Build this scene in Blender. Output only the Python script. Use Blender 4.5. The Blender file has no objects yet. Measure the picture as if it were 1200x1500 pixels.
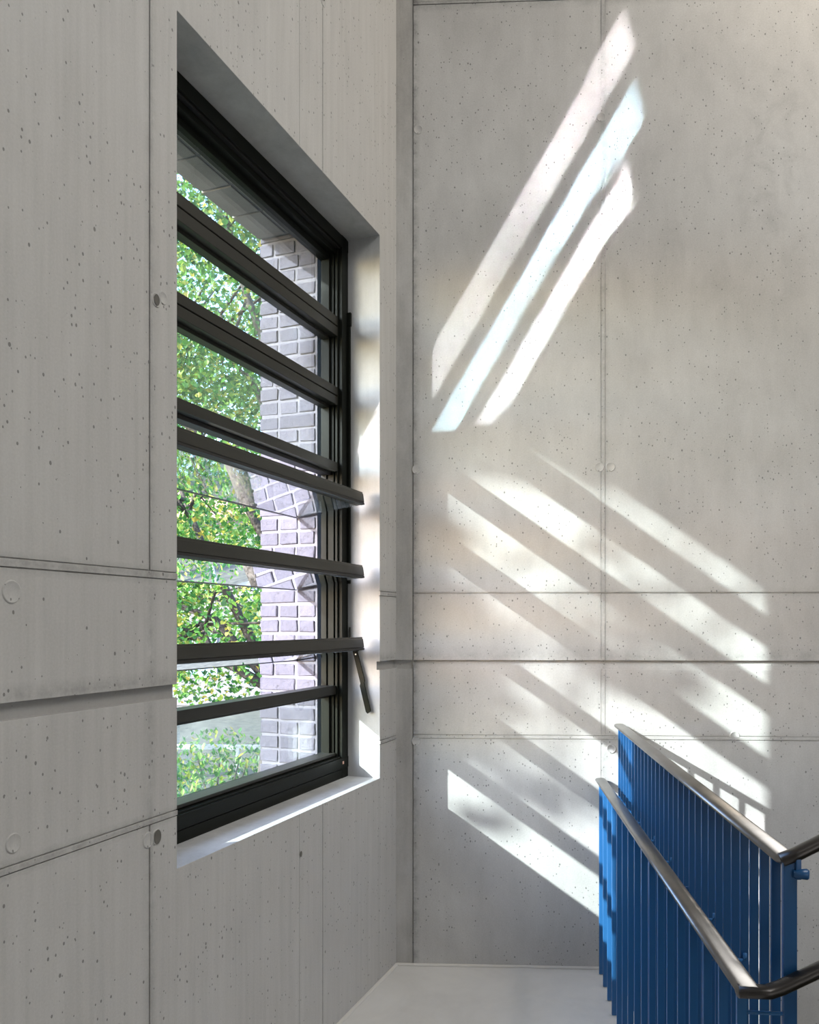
import bpy, bmesh, math, random
from mathutils import Vector, Matrix

scene = bpy.context.scene
COL = scene.collection
rnd = random.Random(7)
PI = math.pi

# ------------------------------------------------------------------ camera frame
F, CX, CY, EYE = 1200.0, 600.0, 912.0, 1.55
YAW = math.atan(55.0 / F)
CAM = Vector((0, 0, EYE))
FWD = Vector((-math.sin(YAW), math.cos(YAW), 0))
RGT = Vector((math.cos(YAW), math.sin(YAW), 0))
K = Vector((-0.2318, 3.7058, 0.0))            # corner of the two concrete walls
D = K.y
L = Vector((0.3203, 0.9473, 0)).normalized()  # run of the window wall
N = Vector((-L.y, L.x, 0))                    # towards the street
ANG = math.atan2(L.y, L.x)
ZTOP, ZLOW = 5.6, -2.8
SUN = Vector((1.70, 1.0, -0.96)).normalized()   # way the sunlight travels


def at_depth(px, zc, z):
    """point at depth zc in front of the lens, column px, height z"""
    p = CAM + FWD * zc + RGT * ((px - CX) / F * zc)
    return Vector((p.x, p.y, z))


# ------------------------------------------------------------------ helpers
def tag(o, label=None, cat=None, group=None, kind=None):
    if label: o['label'] = label
    if cat: o['category'] = cat
    if group: o['group'] = group
    if kind: o['kind'] = kind
    return o


def empty(name, loc=(0, 0, 0), rz=0.0):
    o = bpy.data.objects.new(name, None)
    o.empty_display_size = 0.1
    o.location = loc
    o.rotation_euler = (0, 0, rz)
    COL.objects.link(o)
    return o


def link(name, bm, mats, parent=None, smooth=False, recalc=True):
    me = bpy.data.meshes.new(name)
    if recalc:
        bmesh.ops.recalc_face_normals(bm, faces=bm.faces)
    bm.to_mesh(me)
    bm.free()
    for m in (mats if isinstance(mats, (list, tuple)) else [mats]):
        me.materials.append(m)
    if smooth:
        for p in me.polygons: p.use_smooth = True
    o = bpy.data.objects.new(name, me)
    COL.objects.link(o)
    if parent: o.parent = parent
    return o


def box(bm, a, b, bev=0.0, M=None, mat=0):
    x0, x1 = sorted((a[0], b[0])); y0, y1 = sorted((a[1], b[1])); z0, z1 = sorted((a[2], b[2]))
    v = [bm.verts.new(p) for p in ((x0, y0, z0), (x1, y0, z0), (x1, y1, z0), (x0, y1, z0),
                                   (x0, y0, z1), (x1, y0, z1), (x1, y1, z1), (x0, y1, z1))]
    fs = [bm.faces.new([v[i] for i in q]) for q in
          ((3, 2, 1, 0), (4, 5, 6, 7), (0, 1, 5, 4), (1, 2, 6, 5), (2, 3, 7, 6), (3, 0, 4, 7))]
    for f in fs: f.material_index = mat
    vs = v
    if bev > 0:
        es = list({e for f in fs for e in f.edges})
        r = bmesh.ops.bevel(bm, geom=es, offset=bev, segments=2, affect='EDGES', profile=0.6, material=-1)
        vs = list({q for f in r['faces'] for q in f.verts} | {q for q in v if q.is_valid})
        fs2 = {f for q in vs for f in q.link_faces}
        for f in fs2: f.material_index = mat
        vs = list({q for f in fs2 for q in f.verts})
    if M is not None:
        for q in vs: q.co = M @ q.co
    return vs


def sweep(bm, pts, prof, cap=True, up=Vector((0, 0, 1))):
    """sweep a closed profile [(side, up)] along pts with mitred corners"""
    pts = [Vector(p) for p in pts]
    rings = []
    n = len(pts)
    for i, p in enumerate(pts):
        d0 = (pts[i] - pts[i - 1]).normalized() if i else (pts[1] - pts[0]).normalized()
        d1 = (pts[i + 1] - pts[i]).normalized() if i < n - 1 else d0
        d = (d0 + d1)
        d = d.normalized() if d.length > 1e-6 else d0
        side0 = d0.cross(up).normalized()
        up0 = side0.cross(d0).normalized()
        ring = []
        for (a, b) in prof:
            q = p + side0 * a + up0 * b
            den = d0.dot(d)
            t = (p - q).dot(d) / den if abs(den) > 1e-4 else 0
            ring.append(bm.verts.new(q + d0 * t))
        rings.append(ring)
    m = len(prof)
    for i in range(n - 1):
        for j in range(m):
            bm.faces.new((rings[i][j], rings[i][(j + 1) % m], rings[i + 1][(j + 1) % m], rings[i + 1][j]))
    if cap:
        bm.faces.new(rings[0][::-1]); bm.faces.new(rings[-1])


def tube(bm, pts, rads, seg=8):
    pts = [Vector(p) for p in pts]
    rings = []
    for i, p in enumerate(pts):
        d = (pts[min(i + 1, len(pts) - 1)] - pts[max(i - 1, 0)]).normalized()
        ref = Vector((1, 0, 0)) if abs(d.x) < 0.9 else Vector((0, 1, 0))
        a = d.cross(ref).normalized(); b = d.cross(a)
        rings.append([bm.verts.new(p + (a * math.cos(2 * PI * k / seg) + b * math.sin(2 * PI * k / seg)) * rads[i]) for k in range(seg)])
    for i in range(len(pts) - 1):
        for k in range(seg):
            bm.faces.new((rings[i][k], rings[i][(k + 1) % seg], rings[i + 1][(k + 1) % seg], rings[i + 1][k]))
    bm.faces.new(rings[0][::-1]); bm.faces.new(rings[-1])


def ellipse(w, h, k=16, off=0.0, power=1.0):
    out = []
    for i in range(k):
        a = 2 * PI * i / k
        c, s = math.cos(a), math.sin(a)
        out.append((math.copysign(abs(c) ** power, c) * w / 2, math.copysign(abs(s) ** power, s) * h / 2 + off))
    return out


# ------------------------------------------------------------------ materials
class NT:
    def __init__(self, name):
        self.m = bpy.data.materials.new(name)
        self.m.use_nodes = True
        self.t = self.m.node_tree
        self.t.nodes.clear()
        self.out = self.t.nodes.new('ShaderNodeOutputMaterial')

    def n(self, kind, **kw):
        nd = self.t.nodes.new(kind)
        for k, v in kw.items(): setattr(nd, k, v)
        return nd

    def l(self, a, b): self.t.links.new(a, b)

    def put(self, sock, v):
        if hasattr(v, 'links') or hasattr(v, 'is_output'): self.l(v, sock)
        else: sock.default_value = v

    def math(self, op, a, b=None, c=None, clamp=False):
        nd = self.n('ShaderNodeMath', operation=op, use_clamp=clamp)
        for i, v in enumerate((a, b, c)):
            if v is not None: self.put(nd.inputs[i], v)
        return nd.outputs[0]

    def ramp(self, fac, stops):
        nd = self.n('ShaderNodeValToRGB')
        el = nd.color_ramp.elements
        while len(el) > 1: el.remove(el[-1])
        el[0].position = stops[0][0]; el[0].color = tuple(stops[0][1]) + (1,) if len(stops[0][1]) == 3 else stops[0][1]
        for p, c in stops[1:]:
            e = el.new(p); e.color = tuple(c) + (1,) if len(c) == 3 else c
        self.l(fac, nd.inputs[0])
        return nd.outputs[0]

    def mix(self, fac, a, b, mode='MIX'):
        nd = self.n('ShaderNodeMix', data_type='RGBA', blend_type=mode)
        self.put(nd.inputs[0], fac)
        for s, v in ((nd.inputs[6], a), (nd.inputs[7], b)):
            if isinstance(v, tuple): s.default_value = v + (1,) if len(v) == 3 else v
            else: self.l(v, s)
        return nd.outputs[2]

    def coords(self, scale=(1, 1, 1), loc=(0, 0, 0)):
        tc = self.n('ShaderNodeTexCoord')
        mp = self.n('ShaderNodeMapping')
        mp.inputs['Scale'].default_value = scale
        mp.inputs['Location'].default_value = loc
        self.l(tc.outputs['Object'], mp.inputs[0])
        return mp.outputs[0]

    def noise(self, vec, scale, detail=4, rough=0.55, dist=0.0):
        nd = self.n('ShaderNodeTexNoise')
        nd.inputs['Scale'].default_value = scale
        nd.inputs['Detail'].default_value = detail
        nd.inputs['Roughness'].default_value = rough
        nd.inputs['Distortion'].default_value = dist
        self.l(vec, nd.inputs['Vector'])
        return nd.outputs[0]

    def voro(self, vec, scale):
        nd = self.n('ShaderNodeTexVoronoi')
        nd.inputs['Scale'].default_value = scale
        self.l(vec, nd.inputs['Vector'])
        return nd.outputs['Distance'], nd.outputs['Color']


def plain(name, col, rough=0.5, metal=0.0, spec=0.5, bump=None, coat=0.0, vary=0.0):
    t = NT(name)
    b = t.n('ShaderNodeBsdfPrincipled')
    b.inputs['Base Color'].default_value = tuple(col) + (1,)
    b.inputs['Roughness'].default_value = rough
    b.inputs['Metallic'].default_value = metal
    b.inputs['Specular IOR Level'].default_value = spec
    b.inputs['Coat Weight'].default_value = coat
    if vary or bump:
        v = t.coords()
        nz = t.noise(v, bump[0] if bump else 8, 4)
        if vary:
            dk = tuple(c * (1 - vary) for c in col); lt = tuple(min(1, c * (1 + vary)) for c in col)
            t.l(t.ramp(nz, [(0.3, dk), (0.7, lt)]), b.inputs['Base Color'])
        if bump:
            bp = t.n('ShaderNodeBump'); bp.inputs['Strength'].default_value = bump[1]; bp.inputs['Distance'].default_value = bump[2]
            t.l(nz, bp.inputs['Height']); t.l(bp.outputs[0], b.inputs['Normal'])
    t.l(b.outputs[0], t.out.inputs[0])
    return t.m


def concrete(name, base, pores=0.5, streak=0.35, lines=(), mott=0.10, tint=(1.0, 0.982, 0.958), poresz=(1, 1, 0.72), grain=1.0, stain=None):
    """cast concrete: mottling, vertical run marks, air pores, dirty formwork joints (lines = (axis, position, half width, amount))"""
    t = NT(name)
    v = t.coords()
    big = t.noise(v, 1.3, 5, 0.6, 0.4)
    mid = t.noise(t.coords((1, 1, 0.45), (3, 1, 2)), 7.0, 6, 0.62, 0.3)
    st = t.noise(t.coords((16, 16, 0.55), (1, 5, 0)), 2.2, 4, 0.6)
    fine = t.noise(v, 160, 3, 0.7)
    val = t.math('MULTIPLY_ADD', t.math('SUBTRACT', big, 0.5), mott * 2.2, 1.0)
    val = t.math('MULTIPLY_ADD', t.math('SUBTRACT', mid, 0.5), mott * 2.0, val)
    val = t.math('MULTIPLY_ADD', t.math('SUBTRACT', st, 0.5), streak * 0.5, val)
    val = t.math('MULTIPLY_ADD', t.math('SUBTRACT', fine, 0.5), 0.16 * grain, val)
    # pores of two sizes
    pv = t.coords(poresz)
    wob = t.noise(pv, 60, 2)
    height = None
    region = t.noise(t.coords((1, 1, 1), (9, 4, 7)), 2.6, 3, 0.6)
    for sc, rad, keep in ((36.0, 0.085, 0.5), (85.0, 0.16, 0.9)):
        dist, colr = t.voro(pv, sc)
        sep = t.n('ShaderNodeSeparateColor'); t.l(colr, sep.inputs[0])
        r = t.math('MULTIPLY', t.math('MULTIPLY', sep.outputs[0], sep.outputs[1]), rad * 1.9)
        r = t.math('MULTIPLY', r, t.math('MULTIPLY_ADD', wob, 0.9, 0.5))
        on = t.math('LESS_THAN', sep.outputs[2], t.math('MULTIPLY', t.math('MULTIPLY_ADD', region, 2.6, -0.75, clamp=True), keep * 2.0 * pores + 0.1))
        hole = t.math('MULTIPLY', t.math('MULTIPLY_ADD', t.math('SUBTRACT', r, dist), 40.0, 0.35, clamp=True), on)
        val = t.math('MULTIPLY', val, t.math('MULTIPLY_ADD', hole, -0.55, 1.0))
        height = hole if height is None else t.math('MAXIMUM', height, hole)
    geo = t.n('ShaderNodeTexCoord')
    sx = t.n('ShaderNodeSeparateXYZ'); t.l(geo.outputs['Object'], sx.inputs[0])
    blot = t.noise(v, 22, 6, 0.75)
    for ax, pos, hw, amt in lines:
        d = t.math('ABSOLUTE', t.math('SUBTRACT', sx.outputs['XYZ'.index(ax)], pos))
        m = t.math('SUBTRACT', 1.0, t.math('DIVIDE', d, hw), clamp=True)
        m = t.math('MULTIPLY', m, t.math('MULTIPLY_ADD', blot, 3.2, -1.05, clamp=True))
        val = t.math('MULTIPLY', val, t.math('MULTIPLY_ADD', m, -amt, 1.0))
    if stain:
        (ax, az, ar, amt) = stain
        dx = t.math('SUBTRACT', sx.outputs[0], ax); dz = t.math('MULTIPLY', t.math('SUBTRACT', sx.outputs[2], az), 0.55)
        rr = t.math('SQRT', t.math('ADD', t.math('MULTIPLY', dx, dx), t.math('MULTIPLY', dz, dz)))
        m = t.math('SUBTRACT', 1.0, t.math('DIVIDE', rr, ar), clamp=True)
        edge = t.noise(t.coords((1, 1, 1), (0, 3, 0)), 5, 4, 0.6, 1.5)
        m = t.math('MULTIPLY', m, t.math('MULTIPLY_ADD', edge, 6.0, -2.9, clamp=True))
        val = t.math('MULTIPLY', val, t.math('MULTIPLY_ADD', m, -amt, 1.0))
    cool = t.mix(t.math('MULTIPLY_ADD', big, 1.6, -0.3, clamp=True), tuple(base * c for c in tint), (base * 0.985, base * 0.99, base * 0.985))
    cc = t.n('ShaderNodeCombineColor')
    for i in range(3): t.l(val, cc.inputs[i])
    col = t.mix(1.0, cool, cc.outputs[0], 'MULTIPLY')
    b = t.n('ShaderNodeBsdfPrincipled')
    t.l(col, b.inputs['Base Color'])
    b.inputs['Roughness'].default_value = 0.78
    b.inputs['Specular IOR Level'].default_value = 0.25
    hsum = t.math('MULTIPLY_ADD', height, -1.0, t.math('MULTIPLY', mid, 0.5))
    hsum = t.math('MULTIPLY_ADD', fine, 0.12, hsum)
    bp = t.n('ShaderNodeBump'); bp.inputs['Strength'].default_value = 0.45; bp.inputs['Distance'].default_value = 0.004
    t.l(hsum, bp.inputs['Height']); t.l(bp.outputs[0], b.inputs['Normal'])
    t.l(b.outputs[0], t.out.inputs[0])
    return t.m


def glass(name, tint, ior=1.6, gain=1.5):
    t = NT(name)
    tr = t.n('ShaderNodeBsdfTransparent'); tr.inputs[0].default_value = tuple(tint) + (1,)
    gl = t.n('ShaderNodeBsdfGlossy'); gl.inputs['Roughness'].default_value = 0.0
    gl.inputs['Color'].default_value = (0.95, 0.98, 1.0, 1)
    lw = t.n('ShaderNodeLayerWeight'); lw.inputs[0].default_value = 0.5
    f0 = ((ior - 1) / (ior + 1)) ** 2
    fr = t.math('MULTIPLY_ADD', t.math('POWER', lw.outputs['Facing'], 5.0), 1.0 - f0, f0)
    mx = t.n('ShaderNodeMixShader')
    t.l(t.math('MULTIPLY', fr, gain, clamp=True), mx.inputs[0])
    t.l(tr.outputs[0], mx.inputs[1]); t.l(gl.outputs[0], mx.inputs[2])
    t.l(mx.outputs[0], t.out.inputs[0])
    return t.m


def leaf_mat(name, stops, trans=0.45):
    t = NT(name)
    g = t.n('ShaderNodeNewGeometry')
    col = t.ramp(g.outputs['Random Per Island'], stops)
    d = t.n('ShaderNodeBsdfPrincipled'); t.l(col, d.inputs['Base Color']); d.inputs['Roughness'].default_value = 0.45
    tl = t.n('ShaderNodeBsdfTranslucent'); t.l(col, tl.inputs[0])
    mx = t.n('ShaderNodeMixShader'); mx.inputs[0].default_value = trans
    t.l(d.outputs[0], mx.inputs[1]); t.l(tl.outputs[0], mx.inputs[2]); t.l(mx.outputs[0], t.out.inputs[0])
    return t.m


def brick_mat(name, c0, c1, pit=0.55):
    t = NT(name)
    g = t.n('ShaderNodeNewGeometry')
    v = t.coords()
    nz = t.noise(v, 38, 6, 0.7)
    base = t.ramp(g.outputs['Random Per Island'], [(0.0, c0), (1.0, c1)])
    shade = t.ramp(nz, [(0.28, (1 - pit,) * 3), (0.42, (0.93,) * 3), (0.75, (1.08,) * 3)])
    col = t.mix(1.0, base, shade, 'MULTIPLY')
    dark = t.noise(t.coords((1, 1, 1.6), (2, 7, 1)), 55, 3, 0.6)
    col = t.mix(t.math('MULTIPLY_ADD', dark, -9.0, 2.9, clamp=True), col, (0.08, 0.075, 0.085))
    b = t.n('ShaderNodeBsdfPrincipled'); t.l(col, b.inputs['Base Color']); b.inputs['Roughness'].default_value = 0.9
    bp = t.n('ShaderNodeBump'); bp.inputs['Strength'].default_value = 0.8; bp.inputs['Distance'].default_value = 0.006
    t.l(nz, bp.inputs['Height']); t.l(bp.outputs[0], b.inputs['Normal'])
    t.l(b.outputs[0], t.out.inputs[0])
    return t.m


def screed(name):
    t = NT(name)
    v = t.coords()
    a = t.noise(v, 1.8, 6, 0.65, 1.8)
    c = t.noise(v, 9, 5, 0.6, 0.8)
    s = t.math('MULTIPLY_ADD', c, 0.35, t.math('MULTIPLY', a, 0.65))
    col = t.ramp(s, [(0.3, (0.56, 0.555, 0.55)), (0.5, (0.63, 0.627, 0.622)), (0.72, (0.69, 0.687, 0.682))])
    b = t.n('ShaderNodeBsdfPrincipled'); t.l(col, b.inputs['Base Color'])
    t.l(t.ramp(c, [(0.3, (0.32,) * 3), (0.7, (0.5,) * 3)]), b.inputs['Roughness'])
    b.inputs['Specular IOR Level'].default_value = 0.4
    t.l(b.outputs[0], t.out.inputs[0])
    return t.m


XJ = 0.70        # vertical formwork joint on the far wall
M_far = concrete('cast_concrete_far', 0.50, 1.15, 0.14, mott=0.22, grain=2.2,
                 lines=(('X', XJ, 0.03, 0.26), ('X', -0.150, 0.03, 0.5), ('Z', 1.40, 0.05, 0.22), ('Z', 1.686, 0.03, 0.15), ('Z', 1.035, 0.03, 0.15), ('Z', 4.357, 0.05, 0.4)),
                 stain=(1.46, 3.58, 0.30, 0.16))
M_strip = concrete('rough_concrete_joint', 0.425, 0.9, 0.6, mott=0.42, tint=(1.0, 0.965, 0.91), grain=1.6)
M_left = concrete('cast_concrete_left', 0.47, 0.95, 0.62, mott=0.09, grain=1.5,
                  lines=(('X', -1.69, 0.03, 0.25), ('Z', 1.675, 0.028, 0.35), ('Z', 1.032, 0.025, 0.35), ('Z', 1.395, 0.03, 0.3), ('X', -0.717, 0.012, 0.2)))
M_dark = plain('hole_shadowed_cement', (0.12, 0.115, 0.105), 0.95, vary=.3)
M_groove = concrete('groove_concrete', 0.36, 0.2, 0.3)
M_reveal = concrete('smooth_reveal_plaster', 0.50, 0.05, 0.5, mott=0.30, tint=(0.95, 0.967, 1.0))
M_plain = plain('painted_concrete', (0.50, 0.49, 0.465), 0.85)
M_floor = screed('poured_floor')
M_seal = plain('floor_sealant', (0.62, 0.61, 0.59), 0.5)
M_alu = plain('dark_green_grey_aluminium', (0.011, 0.0125, 0.0105), 0.36, 0.0, 0.07, vary=0.08)
M_alu2 = plain('rail_bronze_grey_aluminium', (0.030, 0.030, 0.026), 0.36, 0.0, 0.18, vary=0.06)
M_gask = plain('black_rubber', (0.006, 0.006, 0.006), 0.6)
M_glass = glass('window_glass', (0.88, 0.93, 0.915), 1.6, 1.8)
M_louv = glass('louvre_glass', (0.93, 0.965, 0.96), 1.6, 2.2)
M_edge = plain('glass_edge', (0.10, 0.11, 0.12), 0.25)
M_steel = plain('brushed_screw_steel', (0.6, 0.6, 0.6), 0.35, 1.0)
M_stick = plain('orange_sticker', (0.72, 0.42, 0.33), 0.5)
M_blue = plain('blue_lacquer', (0.025, 0.130, 0.330), 0.30, 0.0, 0.5, vary=0.05)
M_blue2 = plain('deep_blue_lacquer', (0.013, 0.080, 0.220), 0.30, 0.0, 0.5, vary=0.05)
M_rail = plain('brushed_stainless', (0.27, 0.262, 0.255), 0.36, 1.0, vary=0.12)
M_leg = plain('steel_with_dark_reflection', (0.085, 0.08, 0.078), 0.32, 1.0, vary=0.1)  # dark stairwell reflection put into the steel's base colour
M_brick = brick_mat('grey_violet_brick', (0.080, 0.078, 0.104), (0.112, 0.108, 0.14))
M_mort = plain('pale_mortar', (0.150, 0.147, 0.175), 0.95, vary=0.12, bump=(60, 0.5, 0.004))
M_lint = plain('lintel_brick_soffit', (0.30, 0.29, 0.285), 0.9, vary=0.15)
M_bark = plain('bark', (0.062, 0.054, 0.046), 0.9, vary=0.35, bump=(25, 0.9, 0.02))
GREENS = [(0.0, (0.025, 0.10, 0.03)), (0.35, (0.055, 0.19, 0.035)), (0.62, (0.12, 0.28, 0.05)), (0.80, (0.22, 0.36, 0.06)), (0.93, (0.38, 0.38, 0.07)), (1.0, (0.42, 0.33, 0.07))]
M_leaf = leaf_mat('maple_leaves', GREENS)
M_leaf2 = leaf_mat('yellow_green_leaves', [(0.0, (0.06, 0.16, 0.04)), (0.5, (0.17, 0.29, 0.06)), (0.85, (0.36, 0.37, 0.10)), (1.0, (0.42, 0.32, 0.12))])
M_ground = plain('leaf_strewn_verge', (0.085, 0.080, 0.055), 0.95, vary=0.55, bump=(5, .3, .02))
M_facade = plain('pale_render', (0.15, 0.145, 0.15), 0.9, vary=0.08)
M_pane2 = plain('distant_panes', (0.22, 0.30, 0.38), 0.15)
M_white = plain('white_metal', (0.35, 0.365, 0.38), 0.4)
M_roof = plain('roof_tiles', (0.30, 0.17, 0.13), 0.8)


# ------------------------------------------------------------------ concrete walls with real joints
def relief(bm, us, vs, depth, thick, put, matf=None):
    """grid of cells; depth(u, v) = distance of the surface behind the wall plane, None = through opening"""
    us = sorted(set(round(u, 5) for u in us)); vs = sorted(set(round(v, 5) for v in vs))
    cell = {}
    for i in range(len(us) - 1):
        for j in range(len(vs) - 1):
            cell[i, j] = depth((us[i] + us[i + 1]) / 2, (vs[j] + vs[j + 1]) / 2)
    cache = {}

    def V(u, d, v):
        k = (round(u, 5), round(d, 5), round(v, 5))
        if k not in cache: cache[k] = bm.verts.new(put(u, d, v))
        return cache[k]

    def face(ps, mi):
        try:
            f = bm.faces.new(ps); f.material_index = mi
        except ValueError:
            pass

    for (i, j), d in cell.items():
        u0, u1, v0, v1 = us[i], us[i + 1], vs[j], vs[j + 1]
        mi = matf((u0 + u1) / 2, (v0 + v1) / 2, d) if matf else 0
        if d is not None:
            face([V(u0, d, v0), V(u1, d, v0), V(u1, d, v1), V(u0, d, v1)], mi)
        for di, dj, a, b in ((1, 0, (u1, v0), (u1, v1)), (0, 1, (u0, v1), (u1, v1))):
            e = cell.get((i + di, j + dj), 'x')
            if e == 'x' or e == d: continue
            da, db = (thick if d is None else d), (thick if e is None else e)
            mm = 2 if (d is None or e is None) else mi
            if mm != 2 and matf: mm = max(mi, matf(a[0], a[1], max(da, db)))
            face([V(a[0], da, a[1]), V(b[0], da, b[1]), V(b[0], db, b[1]), V(a[0], db, a[1])], mm)


def bands(*spans):
    out = []
    for a, b in spans: out += [a, b]
    return out


# window wall -- local frame: x = along L (minus is towards the camera), y = out to the street, z up
S0, S1, Z0, Z1 = 0.183, 1.58, 0.877, 3.225
HALF = {}


def jl(c, w, g=0.0028):  # joint = groove, proud fin, groove
    return [(c - w / 2 - g, c - w / 2, 0.004), (c - w / 2, c + w / 2, -0.0022), (c + w / 2, c + w / 2 + g, 0.004)]


LV = jl(-1.69, 0.006)
LH1 = jl(1.676, 0.017)
LH2 = jl(1.031, 0.013)
thin = [(-0.8945, -0.8925), (-0.7185, -0.7155)]


def depth_left(u, z):
    if -S1 < u < -S0 and Z0 < z < Z1: return None
    if 1.345 < z < 1.382: return 0.015
    for a, b, d in LH1 + LH2:
        if a < z < b: return d
    for a, b, d in LV:
        if a < u < b and (z < 1.03 or z > 1.676): return d
    for a, b in thin:
        if a < u < b and (z < Z0 or z > Z1): return 0.0035
    return 0.0


bm = bmesh.new()
us = [0.45, 0.0, -S0, -S1, -7.2] + [q for a, b, _ in LV for q in (a, b)] + bands(*thin)
vs = [-0.35, Z0, Z1, ZTOP, 1.345, 1.382] + [q for a, b, _ in LH1 + LH2 for q in (a, b)]
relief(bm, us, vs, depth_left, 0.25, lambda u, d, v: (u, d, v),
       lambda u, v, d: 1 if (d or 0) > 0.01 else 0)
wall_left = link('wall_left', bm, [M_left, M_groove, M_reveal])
wall_left.location = K; wall_left.rotation_euler.z = ANG
bv = wall_left.modifiers.new('edge', 'BEVEL'); bv.width = 0.0025; bv.segments = 2; bv.limit_method = 'ANGLE'; bv.angle_limit = math.radians(60)
bv.use_clamp_overlap = True
tag(wall_left, 'grey board-marked concrete wall holding the tall louvre window', 'wall', kind='structure')

# far wall (world x, z), facing -y
FV = [(XJ - 0.0112, XJ - 0.0095, 0.0022), (XJ - 0.0095, XJ + 0.007, -0.001), (XJ + 0.007, XJ + 0.0085, 0.0022)]
FH1 = jl(1.684, 0.002, 0.0024)
FH2 = jl(1.036, 0.014)
FH3 = jl(4.352, 0.010)
XS = -0.152


def depth_far(x, z):
    if x < XS - 0.004: return 0.003 if not (1.340 < z < 1.381) else 0.02
    if x < XS: return 0.010
    if 1.340 < z < 1.381: return 0.004 + 0.016 * max(0.0, (z - 1.352) / 0.029)
    for a, b, d in FH1 + FH2 + FH3:
        if a < z < b: return d
    for a, b, d in FV:
        if a < x < b:
            if 0 < z < 1.02: return 0.003 if d > 0 and a < XJ - 0.01 else 0.0
            return d
    return 0.0


bm = bmesh.new()
xs = [-0.36, K.x, XS - 0.004, XS, 4.2] + [q for a, b, _ in FV for q in (a, b)]
zs = [ZLOW, 0.0, 1.02, 1.340, 1.352, 1.360, 1.368, 1.376, 1.381, ZTOP] + [q for a, b, _ in FH1 + FH2 + FH3 for q in (a, b)]
relief(bm, xs, zs, depth_far, 0.3, lambda u, d, v: (u, D + d, v),
       lambda u, v, d: 1 if u < XS else 0)
wall_far = link('wall_far', bm, [M_far, M_strip, M_far])
tag(wall_far, 'pale concrete end wall with sun streaks and formwork joints', 'wall', kind='structure')


def plug(x, z, r=0.022):
    bm = bmesh.new()
    seg = 24
    prof = [(0.0, 0.0005), (r * 0.76, 0.0007), (r * 0.84, 0.0019), (r * 0.92, 0.0019), (r * 1.0, -0.002)]
    rings = []
    for pr, h in prof[1:]:
        rings.append([bm.verts.new((pr * math.cos(2 * PI * k / seg), -h, pr * math.sin(2 * PI * k / seg))) for k in range(seg)])
    bm.faces.new(rings[0])
    for a, b in zip(rings, rings[1:]):
        for k in range(seg): bm.faces.new((a[k], a[(k + 1) % seg], b[(k + 1) % seg], b[k]))
    return bm


for x, z in ((-0.130, 3.781), (0.682, 2.247), (0.731, 2.247), (-0.138, 2.243), (0.735, 0.985), (1.278, 1.046), (-0.140, 1.014), (0.690, 3.815)):
    o = link('tie_hole_plug', plug(x, z), M_far, wall_far, smooth=True)
    o.location = (x, D - 0.0005, z)
for s, z, rz in ((1.640, 2.415, 0.018), (1.668, 2.40, 0.02), (1.665, 0.985, 0.022), (1.70, 0.985, 0.022), (2.13, 1.085, 0.022), (2.135, 1.615, 0.026), (0.715, 3.86, 0.02)):
    o = link('tie_hole_plug', plug(0, 0, rz), M_left, wall_left, smooth=True)
    o.location = (-s, -0.0005, z)

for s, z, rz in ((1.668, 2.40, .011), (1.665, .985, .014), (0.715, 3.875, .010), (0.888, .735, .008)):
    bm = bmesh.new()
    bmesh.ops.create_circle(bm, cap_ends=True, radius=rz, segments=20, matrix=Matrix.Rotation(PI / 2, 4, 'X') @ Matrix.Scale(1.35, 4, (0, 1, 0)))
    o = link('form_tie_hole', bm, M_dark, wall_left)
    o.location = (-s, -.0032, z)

# other room surfaces
RX = 4.1
def quad_slab(name, pts, z0, z1, m, label, cat):
    bm = bmesh.new()
    lo = [bm.verts.new((p[0], p[1], z0)) for p in pts]; hi = [bm.verts.new((p[0], p[1], z1)) for p in pts]
    bm.faces.new(lo[::-1]); bm.faces.new(hi)
    k = len(pts)
    for i in range(k): bm.faces.new((lo[i], lo[(i + 1) % k], hi[(i + 1) % k], hi[i]))
    return tag(link(name, bm, m), label, cat, kind='structure')


# balustrade geometry first (floor edge follows it)
VPX = 718.0
FZ0, FSTEP, FNUM, FXK = 3.6035, 0.1257, 17, 576.0
BZ0, BSTEP, BNUM, BXK = 3.605, 0.0676, 30, 188.0 * 3.605
RD = (RGT * ((VPX - CX) / F) + FWD).normalized()      # runs towards the end wall
RS = Vector((RD.y, -RD.x, 0))                         # to the right
def fpos(zc): return at_depth(VPX + FXK / zc, zc, 0)
def bpos(zc): return at_depth(VPX + BXK / zc, zc, 0)

e0 = bpos(3.72) + RS * 0.045; e1 = bpos(1.45) + RS * 0.045
A = K - L * 7.1
edge_far = e1 + RD * ((D - e1.y) / RD.y)
floor = quad_slab('floor', [K, A, Vector((e1.x, A.y, 0)), e1, edge_far], -0.28, 0.0, M_floor,
                  'smooth grey poured floor of the stair landing', 'floor')
quad_slab('wall_right', [(RX, D + .2), (RX + .2, D + .2), (RX + .2, -3.4), (RX, -3.4)], ZLOW, ZTOP, M_plain, 'plain concrete wall closing the stairwell on the right', 'wall')
quad_slab('wall_back', [(-3.0, -3.05), (RX + .2, -3.05), (RX + .2, -3.25), (-3.0, -3.25)], ZLOW, ZTOP, M_plain, 'plain concrete wall behind the landing', 'wall')
quad_slab('ceiling', [(-3.4, D + .4), (RX + .2, D + .4), (RX + .2, -3.3), (-3.4, -3.3)], ZTOP, ZTOP + .2, M_plain, 'plain concrete ceiling over the stairwell', 'ceiling')
quad_slab('floor_lower', [(e1.x - .2, D + .1), (RX + .2, D + .1), (RX + .2, -3.3), (e1.x - .2, -3.3)], ZLOW - .2, ZLOW + .01, M_floor, 'lower floor at the foot of the stairwell', 'floor')

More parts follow.
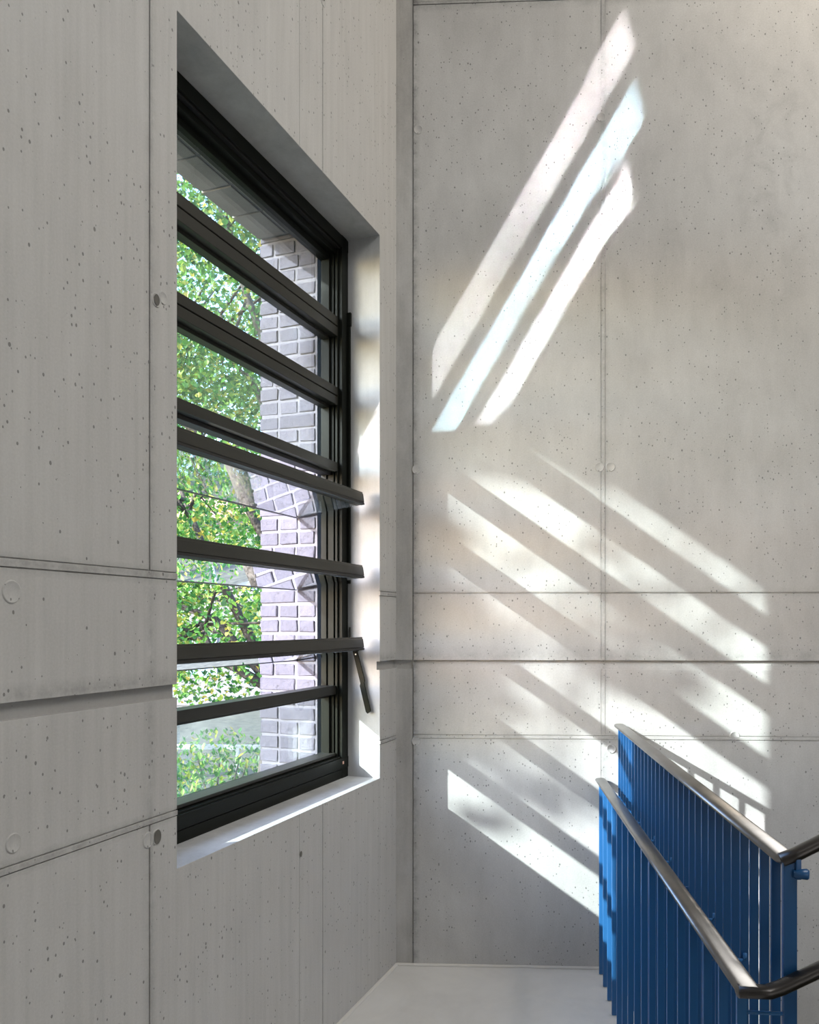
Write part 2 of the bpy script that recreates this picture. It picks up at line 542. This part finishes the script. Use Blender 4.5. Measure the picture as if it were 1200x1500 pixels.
bm = bmesh.new()
sweep(bm, [Vector((K.x + .002, D - .004, .003)), Vector((edge_far.x, D - .004, .003))], ellipse(.018, .014, 8))
tag(link('baseboard_far', bm, M_seal), 'thin pale sealant bead along the foot of the end wall', 'sealant bead', kind='structure')
bm = bmesh.new()
sweep(bm, [K + N * -.005 - L * .004 + Vector((0, 0, .003)), K - L * 7.0 + N * -.005 + Vector((0, 0, .003))], ellipse(.018, .014, 8))
tag(link('baseboard_left', bm, M_seal), 'thin pale sealant bead along the foot of the window wall', 'sealant bead', kind='structure')

# ------------------------------------------------------------------ window
W = empty('window_1', K, ANG)
tag(W, 'tall dark aluminium louvre window with three tilted open glass blades', 'window', kind='structure')
W['kind'] = 'structure'
SF, SN = S0, S1          # far and near jamb
GF, GN = 0.272, 1.562    # clear glass between the stiles


def wb(bm, s0, s1, t0, t1, z0, z1, bev=0.002, mat=0): return box(bm, (-s0, t0, z0), (-s1, t1, z1), bev, mat=mat)


bm = bmesh.new()
# far stile: stepped profile with grooves
wb(bm, SF, SF + .012, .152, .25, Z0, Z1, 0.001)
wb(bm, SF + .017, .245, .150, .20, Z0, Z1)
wb(bm, SF + .010, .250, .195, .25, Z0, Z1, 0)
wb(bm, .245, .256, .168, .178, Z0, Z1, 0.001)
wb(bm, .245, .259, .184, .212, Z0, Z1, 0.0015)
wb(bm, .245, .264, .217, .238, Z0, Z1, 0.0015)
# near stile
wb(bm, SN - .016, SN, .150, .25, Z0, Z1)
# head
wb(bm, SF, SN, .150, .20, 3.172, Z1 - .004)
wb(bm, SF, SN, .175, .25, 3.142, 3.18)
wb(bm, SF, SN, .205, .245, 3.118, 3.145)
wb(bm, SF, SN, .153, .25, 3.20, Z1, 0)
# sill member
wb(bm, SF, SN, .152, .25, Z0, .915, 0.002)
wb(bm, SF, SN, .149, .25, .918, .965, 0.003)
wb(bm, SF, SN, .158, .25, .94, .972, 0.002)
wb(bm, SF, SN, .19, .25, .96, .985, 0.002)
frame = link('frame', bm, M_alu, W)

bm = bmesh.new()
wb(bm, SF + .004, SF + .0205, .156, .24, Z0 + .02, Z1 - .02, 0)
wb(bm, SF, SN, .16, .24, 3.165, 3.175, 0)
link('gasket', bm, M_gask, frame)


def sash(name, z0, z1, top, bot, tface=.168):
    bm = bmesh.new()
    g0 = GF - .010
    if top: wb(bm, g0 - .012, GN, tface, .238, z1 - top, z1)
    if bot: wb(bm, g0 - .012, GN, tface, .238, z0, z0 + bot)
    wb(bm, g0, GF, .200, .236, z0, z1, .001, 1)
    if top: wb(bm, g0, GN, .20, .236, z1 - top - .012, z1 - top + .002, .001)
    o = link(name, bm, [M_alu2, M_alu], W)
    b2 = bmesh.new()
    wb(b2, GF - .004, GN + .002, .214, .226, z0 + max(bot - .006, 0), z1 - max(top - .006, 0), 0)
    link('pane', b2, M_glass, o)
    return o


sash('fixed_sash', 2.831, 3.124, 0, .040)
sash('closed_louvre', 2.530, 2.826, .040, .036)
sash('closed_louvre', 2.203, 2.525, .036, .038)
sash('fixed_sash', .975, 1.278, .038, .012, .176)

# meeting strip under the lowest closed blade
bm = bmesh.new()
wb(bm, GF - .01, GN, .196, .242, 2.188, 2.203, .001)
link('weather_strip', bm, M_gask, W)

TILT = math.radians(8.5)


def louvre(zin_lo, zout, name='open_louvre'):
    """blade from its inner rail (t = .05) down to the outer glass edge (t = .37)"""
    tin, tout = .052, .368
    ang = math.atan2(zin_lo - .006 - zout, tout - tin)
    root = empty(name, (0, 0, 0)); root.parent = W
    Lb = math.hypot(tout - tin, zin_lo - .006 - zout)
    # local blade frame: y' along blade outwards, z' normal
    T = Matrix.Translation((0, tin, zin_lo)) @ Matrix.Rotation(-ang, 4, 'X')
    s0, s1 = .236, GN - .004
    b1 = bmesh.new()
    box(b1, (-s0, -.004, .004), (-s1, .030, .042), .003, T)
    box(b1, (-s0, -.001, .040), (-s1, .024, .050), .002, T)
    box(b1, (-s0 + .004, .004, -.003), (-s1, .036, .006), .001, T)
    box(b1, (-s0, .03, .006), (-s1, .060, .013), .001, T)
    rail = link('blade_rail', b1, M_alu2, root)
    b2 = bmesh.new()
    box(b2, (-s0 - .001, -.004, -.006), (-s1, .012, .003), .001, T)
    link('gasket', b2, M_gask, root)
    b3 = bmesh.new()
    box(b3, (-s0 - .022, .028, -.006), (-s1, Lb - .001, .004), 0, T)
    pn = link('pane', b3, M_louv, root)
    b4 = bmesh.new()
    box(b4, (-s0 - .020, Lb - .001, -.008), (-s1, Lb + .009, .007), .001, T)
    box(b4, (-s0 - .018, .03, -.0055), (-s0 - .0225, Lb, .0045), 0, T)
    link('edge_seal', b4, M_edge, root)
    return root


louvre(2.060, 2.012)
louvre(1.747, 1.694)
louvre(1.439, 1.384)

# lever handle hanging from the lowest open blade
bm = bmesh.new()
outline = [(.124, 1.437), (.103, 1.437), (.064, 1.297), (.068, 1.290), (.036, 1.168), (.050, 1.156), (.058, 1.163), (.087, 1.275), (.084, 1.286)]
va = [bm.verts.new((-.194, t, z)) for t, z in outline]; vb = [bm.verts.new((-.202, t, z)) for t, z in outline]
bm.faces.new(va); bm.faces.new(vb[::-1])
for i in range(len(outline)):
    j = (i + 1) % len(outline)
    bm.faces.new((va[i], va[j], vb[j], vb[i]))
wb(bm, .192, .24, .095, .128, 1.425, 1.442, .001)
h = link('lever_handle', bm, M_alu, W)
bm = bmesh.new()
tube(bm, [(-.2015, .106, 1.412), (-.2045, .106, 1.412)], [.0035, .003], 10)
link('screw', bm, M_steel, h)
# operating rod on the frame
bm = bmesh.new()
wb(bm, .186, .198, .136, .152, 1.72, 2.885, .003)
wb(bm, .186, .200, .132, .152, 2.845, 2.905, .003)
link('operating_rod', bm, M_alu, W)
bm = bmesh.new()
tube(bm, [(-.192, .139, 1.445), (-.192, .139, 1.53)], [.004, .004], 8)
link('rod_pin', bm, M_alu2, W)
bm = bmesh.new()
wb(bm, .232, .244, .1475, .150, .938, .950, 0)
link('sticker', bm, M_stick, frame)

# window sill board and reveal edges are part of the wall; outside metal sill
bm = bmesh.new()
v = [bm.verts.new(p) for p in ((-.20, .25, .90), (-2.1, .25, .90), (-2.1, .62, .86), (-.20, .62, .86), (-.20, .25, .80), (-2.1, .25, .80), (-2.1, .62, .80), (-.20, .62, .80))]
for q in ((0, 1, 2, 3), (4, 7, 6, 5), (0, 4, 5, 1), (1, 5, 6, 2), (2, 6, 7, 3), (3, 7, 4, 0)): bm.faces.new([v[i] for i in q])
os_ = link('trim_1', bm, M_alu)
os_.location = K; os_.rotation_euler.z = ANG
tag(os_, 'dark metal weather sill outside the window', 'sill', kind='structure')

# ------------------------------------------------------------------ brick outer leaf
SB, TO = 0.250, 0.555
bm = bmesh.new()
wb(bm, SB - .003, -3.0, .27, TO - .006, -3.0, 7.5, 0, 1)
wb(bm, 2.3, 7.2, .27, TO - .006, -3.0, 7.5, 0, 1)
wb(bm, -.2, 2.3, .27, TO - .006, 3.27, 7.5, 0, 1)
wb(bm, -.2, 2.3, .27, TO - .006, -3.0, .80, 0, 1)
course, z = 0.0645, 0.80
rb = random.Random(3)
while z < 3.30:
    pat = rb.choice(([.10, .10, .085], [.10, .185], [.185, .10], [.075, .11, .10], [.10, .10, .085]))
    t = TO
    for w in pat:
        a, b = t - w + .012 + rb.uniform(-.002, .002), t + rb.uniform(-.002, .002)
        j = rb.uniform(.000, .004)
        top, bot = z + .0515 + rb.uniform(-.002, .002), z + rb.uniform(-.002, .002)
        vs_ = wb(bm, SB - .05, SB + j, a if a > .28 else .262, b, bot, top, .004, 0)
        for q in vs_: q.co += Vector((rb.uniform(-.0015, .0015),) * 1 + (rb.uniform(-.002, .002), rb.uniform(-.0022, .0022)))
        t -= w
    z += course
# soffit: soldier bricks across the lintel
s = SB + .02
while s < 2.25:
    for t0, t1 in ((.27, .405), (.417, TO)):
        wb(bm, s, s + .205, t0, t1, 3.263 + rb.uniform(0, .003), 3.30, .003, 2)
    s += .217
wo = link('wall_outside', bm, [M_brick, M_mort, M_lint])
wo.location = K; wo.rotation_euler.z = ANG
tag(wo, 'grey violet brick outer wall seen beyond the louvres', 'wall', kind='structure')

# ------------------------------------------------------------------ balustrades
RAILP = ellipse(.046, .019, 20, -.0095, .72)
LEGP = ellipse(.036, .024, 16, -.012, .85)


def bar_mesh(h, w, d):
    bm = bmesh.new()
    box(bm, (0, 0, 0), (w, d, h), .0018)
    return bm


RANG = math.atan2(RS.y, RS.x)


def place(o, p, z):
    o.location = (p.x, p.y, z); o.rotation_euler.z = RANG


# tall guard at the stairwell edge
BTOP = 1.100
g = empty('guard_railing', bpos(2.6))
tag(g, 'taller blue bar guard railing with steel cap rail, behind the lower one', 'railing')


def child(o, parent):
    o.parent = parent
    o.matrix_parent_inverse = Matrix.Translation(-parent.location)


proto = None
for k in range(BNUM):
    p = bpos(BZ0 - BSTEP * k)
    if proto is None:
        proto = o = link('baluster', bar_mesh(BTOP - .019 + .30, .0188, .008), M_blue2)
    else:
        o = proto.copy(); COL.objects.link(o)
    place(o, p, -.30); child(o, g)
zl = BZ0 - BSTEP * (BNUM - 1)
pe = bpos(zl - BSTEP * .92)
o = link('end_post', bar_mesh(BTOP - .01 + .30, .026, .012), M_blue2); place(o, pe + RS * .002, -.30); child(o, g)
ofs = RS * .012
c0 = bpos(3.655) + ofs; c0.z = BTOP
c1 = bpos(zl - BSTEP * .75) + ofs; c1.z = BTOP
bm = bmesh.new()
sweep(bm, [c0, c1], RAILP)
o = link('handrail', bm, M_rail, smooth=True); child(o, g)
bm = bmesh.new()
XD = Vector((1, 0, 0))
st = c1 + RS * -.016 + Vector((0, 0, -.001))
pts = [st, st + XD * .03 + Vector((0, 0, .012)), Vector((RX, st.y, st.z + .012 + (RX - st.x - .03) * .52))]
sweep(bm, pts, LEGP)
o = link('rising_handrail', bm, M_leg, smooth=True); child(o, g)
bm = bmesh.new()
q = pe + RS * .030
tube(bm, [Vector((q.x - .01, q.y, BTOP - .034)), Vector((q.x + .014, q.y - .004, BTOP - .034)), Vector((q.x + .018, q.y - .006, BTOP - .034))], [.008, .011, .008], 12)
box(bm, (q.x - .006, q.y - .004, BTOP - .045), (q.x + .004, q.y + .004, BTOP - .006), .001)
o = link('rail_bracket', bm, M_blue2, smooth=True); child(o, g)

# lower railing in front
FTOP = .858
g2 = empty('stair_railing', fpos(2.6))
tag(g2, 'lower blue bar railing with steel handrail, standing in front of the taller guard', 'railing')
proto = None
for k in range(FNUM):
    zc = FZ0 - FSTEP * k
    p = fpos(zc)
    if proto is None:
        proto = o = link('baluster', bar_mesh(FTOP - .015 - .004, .0195, .009), M_blue)
    else:
        o = proto.copy(); COL.objects.link(o)
    place(o, p, .003); child(o, g2)
    if k % 2 == 0 and k > 2:
        bm = bmesh.new()
        a = p + RS * .02 + RD * .004; a.z = .792
        b = a + RS * .072
        tube(bm, [a, a + RS * .066, b + Vector((0, 0, .004)), b + Vector((0, 0, .016))], [.004] * 4, 8)
        o = link('spacer_rod', bm, M_blue, smooth=True); child(o, g2)
zl = FZ0 - FSTEP * (FNUM - 1)
ofs = RS * .0125
c0 = fpos(3.655) + ofs; c0.z = FTOP
c1 = fpos(zl - .03) + ofs; c1.z = FTOP
bm = bmesh.new()
sweep(bm, [c0, c1], RAILP)
o = link('handrail', bm, M_rail, smooth=True); child(o, g2)
bm = bmesh.new()
st = c1 + RS * -.018 + Vector((0, 0, -.001)) + RD * .006
dz = Vector((0, 0, 1))
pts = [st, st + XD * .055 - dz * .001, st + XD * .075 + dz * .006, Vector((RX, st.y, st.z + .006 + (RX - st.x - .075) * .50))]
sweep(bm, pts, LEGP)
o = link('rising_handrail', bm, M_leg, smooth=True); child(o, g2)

# ------------------------------------------------------------------ street side
quad_slab('ground', [(-40, -12), (20, -12), (20, 45), (-40, 45)], -1.25, -1.2, M_ground, 'leaf-strewn ground outside under the trees', 'ground')


def tree(loc, height, blobs, nleaf, size, mat, label, lean=(0, 0), trunk_r=.16, seed=1, group=None, name='tree', weeping=False):
    r = random.Random(seed)
    root = empty(name, loc)
    tag(root, label, 'tree', group)
    bm = bmesh.new()
    top = Vector((lean[0], lean[1], height * .62))
    pts = [Vector((0, 0, 0)) * (1 - u) + top * u + Vector((r.uniform(-.08, .08), r.uniform(-.08, .08), 0)) * (1 if u else 0) for u in (0, .2, .4, .6, .8, 1)]
    tube(bm, pts, [trunk_r * (1 - .12 * i) for i in range(6)], 10)
    ends = []
    for c, rad in blobs:
        c = Vector(c)
        base = pts[5 if weeping else min(5, max(2, int(c.z / height * 5)))]
        th = trunk_r * (.35 if weeping else 1)
        mid = (base + c) / 2 + Vector((r.uniform(-.3, .3), r.uniform(-.3, .3), r.uniform(0, .4)))
        tube(bm, [base, mid, c], [th * .42, th * .26, th * .1], 7)
        for _ in range(7):
            e = c + Vector((r.uniform(-1, 1) * rad[0], r.uniform(-1, 1) * rad[1], r.uniform(-.9, .9) * rad[2])) * .85
            m2 = (c + e) / 2 + Vector((r.uniform(-.15, .15), r.uniform(-.15, .15), r.uniform(-.1, .2)))
            tube(bm, [mid.lerp(c, r.uniform(.3, 1)), m2, e], [th * .14, th * .09, .006], 5)
    link('trunk', bm, M_bark, root, smooth=True)
    verts, faces = [], []
    wgt = lambda q: (q[0] * q[1] * q[2]) ** .67
    tot = sum(wgt(b[1]) for b in blobs)
    for c, rad in blobs:
        for _ in range(int(nleaf * wgt(rad) / tot)):
            while True:
                q = Vector((r.uniform(-1, 1), r.uniform(-1, 1), r.uniform(-1, 1)))
                if .05 < q.length < 1: break
            q = q * (q.length ** -.35)
            p = Vector(c) + Vector((q.x * rad[0], q.y * rad[1], q.z * rad[2]))
            s_ = size * r.uniform(.6, 1.25)
            R_ = Matrix.Rotation(r.uniform(0, 2 * PI), 3, 'Z') @ Matrix.Rotation(r.gauss(.7, .55), 3, 'X') @ Matrix.Rotation(r.uniform(-.5, .5), 3, 'Y')
            i0 = len(verts)
            f = .16 * s_
            for x, y, z_ in ((0, -.55, 0), (.42, -.22, f), (.52, .18, f), (.22, .22, .4 * f), (0, .62, 0), (-.22, .22, .4 * f), (-.52, .18, f), (-.42, -.22, f)):
                verts.append(p + R_ @ Vector((x * s_, y * s_, z_)))
            faces += [(i0, i0 + 1, i0 + 2, i0 + 3, i0 + 4), (i0, i0 + 4, i0 + 5, i0 + 6, i0 + 7)]
    me = bpy.data.meshes.new('foliage')
    me.from_pydata([tuple(v) for v in verts], [], faces)
    me.materials.append(mat)
    o = bpy.data.objects.new('foliage', me); COL.objects.link(o); o.parent = root
    o['kind'] = 'stuff'
    return root


tree((-2.03, 8.0, -1.2), 8.2, [((-.9, .6, 4.4), (1.5, 1.3, 1.3)), ((-.5, .3, 2.75), (1.3, 1.1, .85)), ((-1.5, .3, 3.2), (1.1, 1.0, 1.0)), ((-.5, .9, 6.2), (1.6, 1.4, 1.3)), ((-1.7, 1.0, 5.6), (1.2, 1.2, 1.2)), ((-.6, 1.0, 7.7), (1.3, 1.1, .9))],
     30000, .056, M_leaf, 'nearest green leafed tree with leaning trunk outside the louvres', (.9, .3), .15, 11)
tree((-6.3, 13.5, -1.2), 9.5, [((0.6, 0, 4.2), (1.9, 1.6, 1.5)), ((2.3, .2, 5.6), (1.7, 1.5, 1.5)), ((.2, .2, 6.8), (1.8, 1.5, 1.5)), ((2.0, .4, 8.2), (1.6, 1.4, 1.2)), ((2.6, -.2, 3.3), (1.5, 1.2, 1.1)), ((.9, -.2, 2.3), (1.4, 1.2, .8))],
     19000, .08, M_leaf2, 'yellow-green tree further down the street behind the nearest tree', (.3, .1), .2, 23)
tree((-2.4, 17.5, -1.2), 10.5, [((-.6, 0, 4.6), (1.9, 1.6, 1.5)), ((-1.6, .2, 6.8), (1.7, 1.5, 1.4)), ((.3, .2, 7.6), (1.8, 1.5, 1.5)), ((-.6, .4, 9.6), (1.4, 1.4, 1.0)), ((-.9, .2, 2.6), (1.7, 1.4, 1.0))],
     12000, .09, M_leaf, 'darker green tree furthest along the street', (.2, .1), .2, 31)
# tree upstreet, left of the landing: unseen, foliage shaped to break sun into dapples


def shade(px, py, dist, rx, rz):
    w = CAM + (RGT * ((px - CX) / F) + FWD + Vector((0, 0, (CY - py) / F))) * 3.7
    q = w - SUN * dist - SROOT
    return ((q.x, q.y, q.z), (rx * .75, rx, rz))


def shade_at(s_, t_, z_, dist, rx, rz):
    q = K - L * s_ + N * t_ + Vector((0, 0, z_)) - SUN * dist - SROOT
    return ((q.x, q.y, q.z), (rx * .75, rx, rz))


SROOT = Vector((-6.6, -1.4, -1.2))
tree(tuple(SROOT), 14.0, [shade(655, 600, 8.6, .20, .24), shade(800, 1165, 8.2, .13, .05), shade(690, 1085, 8.4, .12, .05), shade(950, 955, 9.0, .06, .04), shade(1010, 1015, 9.1, .09, .05), shade(905, 826, 8.9, .04, .03), shade(735, 520, 8.7, .34, .16), shade(865, 670, 8.9, .16, .12), shade(640, 890, 8.2, .14, .14), shade(660, 985, 8.4, .16, .12), shade(735, 1215, 8.0, .07, .05), shade(645, 780, 8.3, .07, .17), shade(642, 1010, 8.1, .07, .17), shade_at(.183, .035, 1.28, 8.2, .07, .16), shade_at(.183, .035, 1.55, 8.5, .07, .16), shade_at(.183, .035, 1.82, 8.2, .07, .15), shade_at(.183, .03, 2.5, 8.4, .07, .15), shade(940, 1010, 9.0, .12, .07)],
     600, .125, M_leaf, 'sparse tree standing upstreet beside the stairwell facade', (.3, .1), .12, 47, weeping=True)
r_ = random.Random(5)
for i, (bx, by, lab) in enumerate(((-2.75, 9.7, 'low green bush under the trees, nearer the facade'), (-4.7, 11.4, 'low green bush under the trees, further from the facade'))):
    rt = empty('bush', (bx, by, -1.2)); tag(rt, lab, 'bush', 'bushes under the street trees')
    me = bpy.data.meshes.new('foliage'); vv, ff = [], []
    for k in range(3200):
        while True:
            q = Vector((r_.uniform(-1, 1), r_.uniform(-1, 1), r_.uniform(0, 1)))
            if q.length < 1: break
        p = Vector((q.x * 1.1, q.y * .8, .06 + q.z * 1.45)); s_ = .07 * r_.uniform(.6, 1.2)
        R_ = Matrix.Rotation(r_.uniform(0, 6.28), 3, 'Z') @ Matrix.Rotation(r_.gauss(.7, .5), 3, 'X')
        i0 = len(vv)
        for x, y, z_ in ((0, -.6, 0), (.35, 0, .08), (0, .6, 0), (-.35, 0, .08)): vv.append(tuple(p + R_ @ Vector((x, y, z_)) * s_))
        ff += [(i0, i0 + 1, i0 + 2), (i0, i0 + 2, i0 + 3)]
    me.from_pydata(vv, [], ff); me.materials.append(M_leaf)
    o = bpy.data.objects.new('foliage', me); COL.objects.link(o); o.parent = rt; o['kind'] = 'stuff'
    bm = bmesh.new()
    for k in range(6):
        tube(bm, [(r_.uniform(-.1, .1), r_.uniform(-.1, .1), 0), (r_.uniform(-.6, .6), r_.uniform(-.4, .4), 1.1)], [.02, .008], 6)
    link('stems', bm, M_bark, rt, smooth=True)

b = empty('apartment_house', (-8, 27, -1.2))
tag(b, 'pale rendered house with window rows far behind the trees', 'building')
bm = bmesh.new(); box(bm, (-9, 0, 0), (9, 6, 6.2)); link('wall', bm, M_facade, b)
bm = bmesh.new()
v = [bm.verts.new(p) for p in ((-9.3, -.3, 6.2), (9.3, -.3, 6.2), (9.3, 6.3, 6.2), (-9.3, 6.3, 6.2), (-9.3, 3, 8.2), (9.3, 3, 8.2))]
for q in ((0, 1, 5, 4), (2, 3, 4, 5), (0, 4, 3), (1, 2, 5), (3, 2, 1, 0)): bm.faces.new([v[i] for i in q])
link('roof', bm, M_roof, b)
for i in range(9):
    for j in range(2):
        bm = bmesh.new(); x = -8 + i * 1.95
        box(bm, (x - .55, -.05, .9 + j * 2.8), (x + .55, .02, 2.5 + j * 2.8), .01)
        fr = link('window_frame', bm, M_white, b)
        bm = bmesh.new(); box(bm, (x - .47, -.06, .98 + j * 2.8), (x + .47, -.04, 2.42 + j * 2.8)); link('pane', bm, M_pane2, fr)
rl = empty('street_rail', (-5.2, 14.6, -1.2))
tag(rl, 'low white metal street railing beyond the nearest tree', 'railing')
bm = bmesh.new(); box(bm, (-3.5, -.03, .46), (3.2, .03, .55), .008); link('top_rail', bm, M_white, rl)
for i in range(5):
    bm = bmesh.new(); box(bm, (-3.4 + i * 1.6, -.03, 0), (-3.33 + i * 1.6, .03, .47), .005); link('post', bm, M_white, rl)

# ------------------------------------------------------------------ light



def aim(o, d):
    o.rotation_euler = d.to_track_quat('-Z', 'Y').to_euler()


def lamp(name, kind, loc, d, energy, col, **kw):
    li = bpy.data.lights.new(name, kind)
    li.energy = energy; li.color = col
    for k, v_ in kw.items(): setattr(li, k, v_)
    o = bpy.data.objects.new(name, li); COL.objects.link(o)
    o.location = loc; aim(o, d)
    return o


lamp('sun', 'SUN', (-12, -6, 9), SUN, 17.0, (1.0, 0.992, 0.985), angle=math.radians(.6))
lamp('stairwell_fill', 'AREA', (1.8, .7, ZTOP - .05), Vector((-.1, .05, -1)), 222, (1.0, .985, .955), shape='RECTANGLE', size=2.8, size_y=3.4)  # added overhead fill, the ceiling has no opening
lamp('landing_fill_behind', 'AREA', (2.3, -2.9, 1.3), Vector((-.22, 1, -0.03)), 27, (1.0, .985, .965), shape='RECTANGLE', size=3.2, size_y=2.4)  # added fill from behind the camera, no window stands there
lamp('ceiling_spot', 'AREA', (2.5, 3.15, 5.35), Vector((-.35, .62, -.35)), 40, (1.0, .87, .70), shape='DISK', size=.35)

# added beam lamps at each pane stand in for sun reflected off open blades
REF = Vector((1.30, 1.0, 1.65)).normalized()
lax = (L - REF * L.dot(REF)); kap = lax.length; lax.normalize()
sax = REF.cross(lax)
if sax.x > 0: sax = -sax


def on_wall(p):
    k = (D - p.y) / REF.y
    return p + REF * k


STR = [(2.045, 658.0, .38, 1.52, (1.0, .935, .95), 1.1), (1.735, 729.0, .50, 1.50, (.66, .90, 1.0), 1.75), (1.425, 786.0, .72, 1.47, (1.0, .965, .99), 1.75)]
for zp, xpx, sa, sb, colr, gain in STR:
    target_x = None
    # find the t on the pane whose beam crosses y = 500 at xpx
    best = None
    for i in range(400):
        t = .02 + i * .001
        zz = zp - (t - .1) * .15
        p = K - L * 1.0 + N * t; p.z = zz
        w = on_wall(p)
        # follow the strip to the height of y = 500
        Lp = L - REF * (L.y / REF.y)
        zc_w = (w - CAM).dot(FWD)
        # iterate for screen position
        for _ in range(3):
            zc_w = (w - CAM).dot(FWD)
            ztar = EYE + (CY - 500) / F * zc_w
            w = w + Lp * ((ztar - w.z) / Lp.z)
        px = CX + F * (w - CAM).dot(RGT) / (w - CAM).dot(FWD)
        if best is None or abs(px - xpx) < best[0]: best = (abs(px - xpx), t, zz)
    _, t, zz = best
    n_ = 5
    wid = .132
    for i in range(n_):
        off = (i + .5) / n_ - .5
        cut = .12 * (.5 - off)        # sax points left on the wall: the left edge runs further up
        s1 = sb - cut
        mid = (sa + s1) / 2
        p = K - L * mid + N * t; p.z = zz
        p = p + sax * (off * wid)
        ln = (s1 - sa) * kap
        li = bpy.data.lights.new('glint_beam_lamp', 'AREA')
        li.shape = 'RECTANGLE'; li.size = wid / n_; li.size_y = ln
        li.spread = math.radians(.65)
        li.color = colr; li.energy = .085 * gain * ln * wid / n_ * 100
        o = bpy.data.objects.new('glint_beam_lamp', li); COL.objects.link(o)
        zax = -REF; yax = lax; xax = yax.cross(zax)
        o.matrix_world = Matrix(((xax.x, yax.x, zax.x, p.x), (xax.y, yax.y, zax.y, p.y), (xax.z, yax.z, zax.z, p.z), (0, 0, 0, 1)))

wd = bpy.data.worlds.new('sky'); scene.world = wd; wd.use_nodes = True
nt = wd.node_tree; nt.nodes.clear()
sk = nt.nodes.new('ShaderNodeTexSky'); sk.sky_type = 'NISHITA'; sk.sun_disc = False
sk.sun_elevation = math.radians(26); sk.sun_rotation = math.atan2(-SUN.x, -SUN.y)
sk.air_density = 1.0; sk.dust_density = 1.0; sk.ozone_density = 1.0
bg = nt.nodes.new('ShaderNodeBackground'); bg.inputs[1].default_value = 1.8
ou = nt.nodes.new('ShaderNodeOutputWorld')
tn = nt.nodes.new('ShaderNodeMix'); tn.data_type = 'RGBA'; tn.blend_type = 'MULTIPLY'; tn.inputs[0].default_value = 1.0
tn.inputs[7].default_value = (0.90, 0.94, 1.12, 1)
nt.links.new(sk.outputs[0], tn.inputs[6]); nt.links.new(tn.outputs[2], bg.inputs[0]); nt.links.new(bg.outputs[0], ou.inputs[0])

# ------------------------------------------------------------------ camera and view
cd = bpy.data.cameras.new('camera'); cam = bpy.data.objects.new('camera', cd); COL.objects.link(cam)
cam.location = CAM; cam.rotation_euler = (PI / 2, 0, YAW)
cd.sensor_fit = 'VERTICAL'; cd.sensor_height = 30.0; cd.sensor_width = 24.0; cd.lens = 24.0
cd.shift_y = 162.0 / 1500.0
cd.clip_start = .05
scene.camera = cam
vs_ = scene.view_settings
scene.display_settings.display_device = 'sRGB'
vs_.view_transform = 'Standard'; vs_.look = 'None'; vs_.exposure = 0.0; vs_.gamma = 1.0; vs_.use_curve_mapping = False
cy = scene.cycles
cy.use_denoising = True
cy.caustics_reflective = False; cy.caustics_refractive = False
cy.sample_clamp_indirect = 4.0
cy.max_bounces = 10; cy.transparent_max_bounces = 24
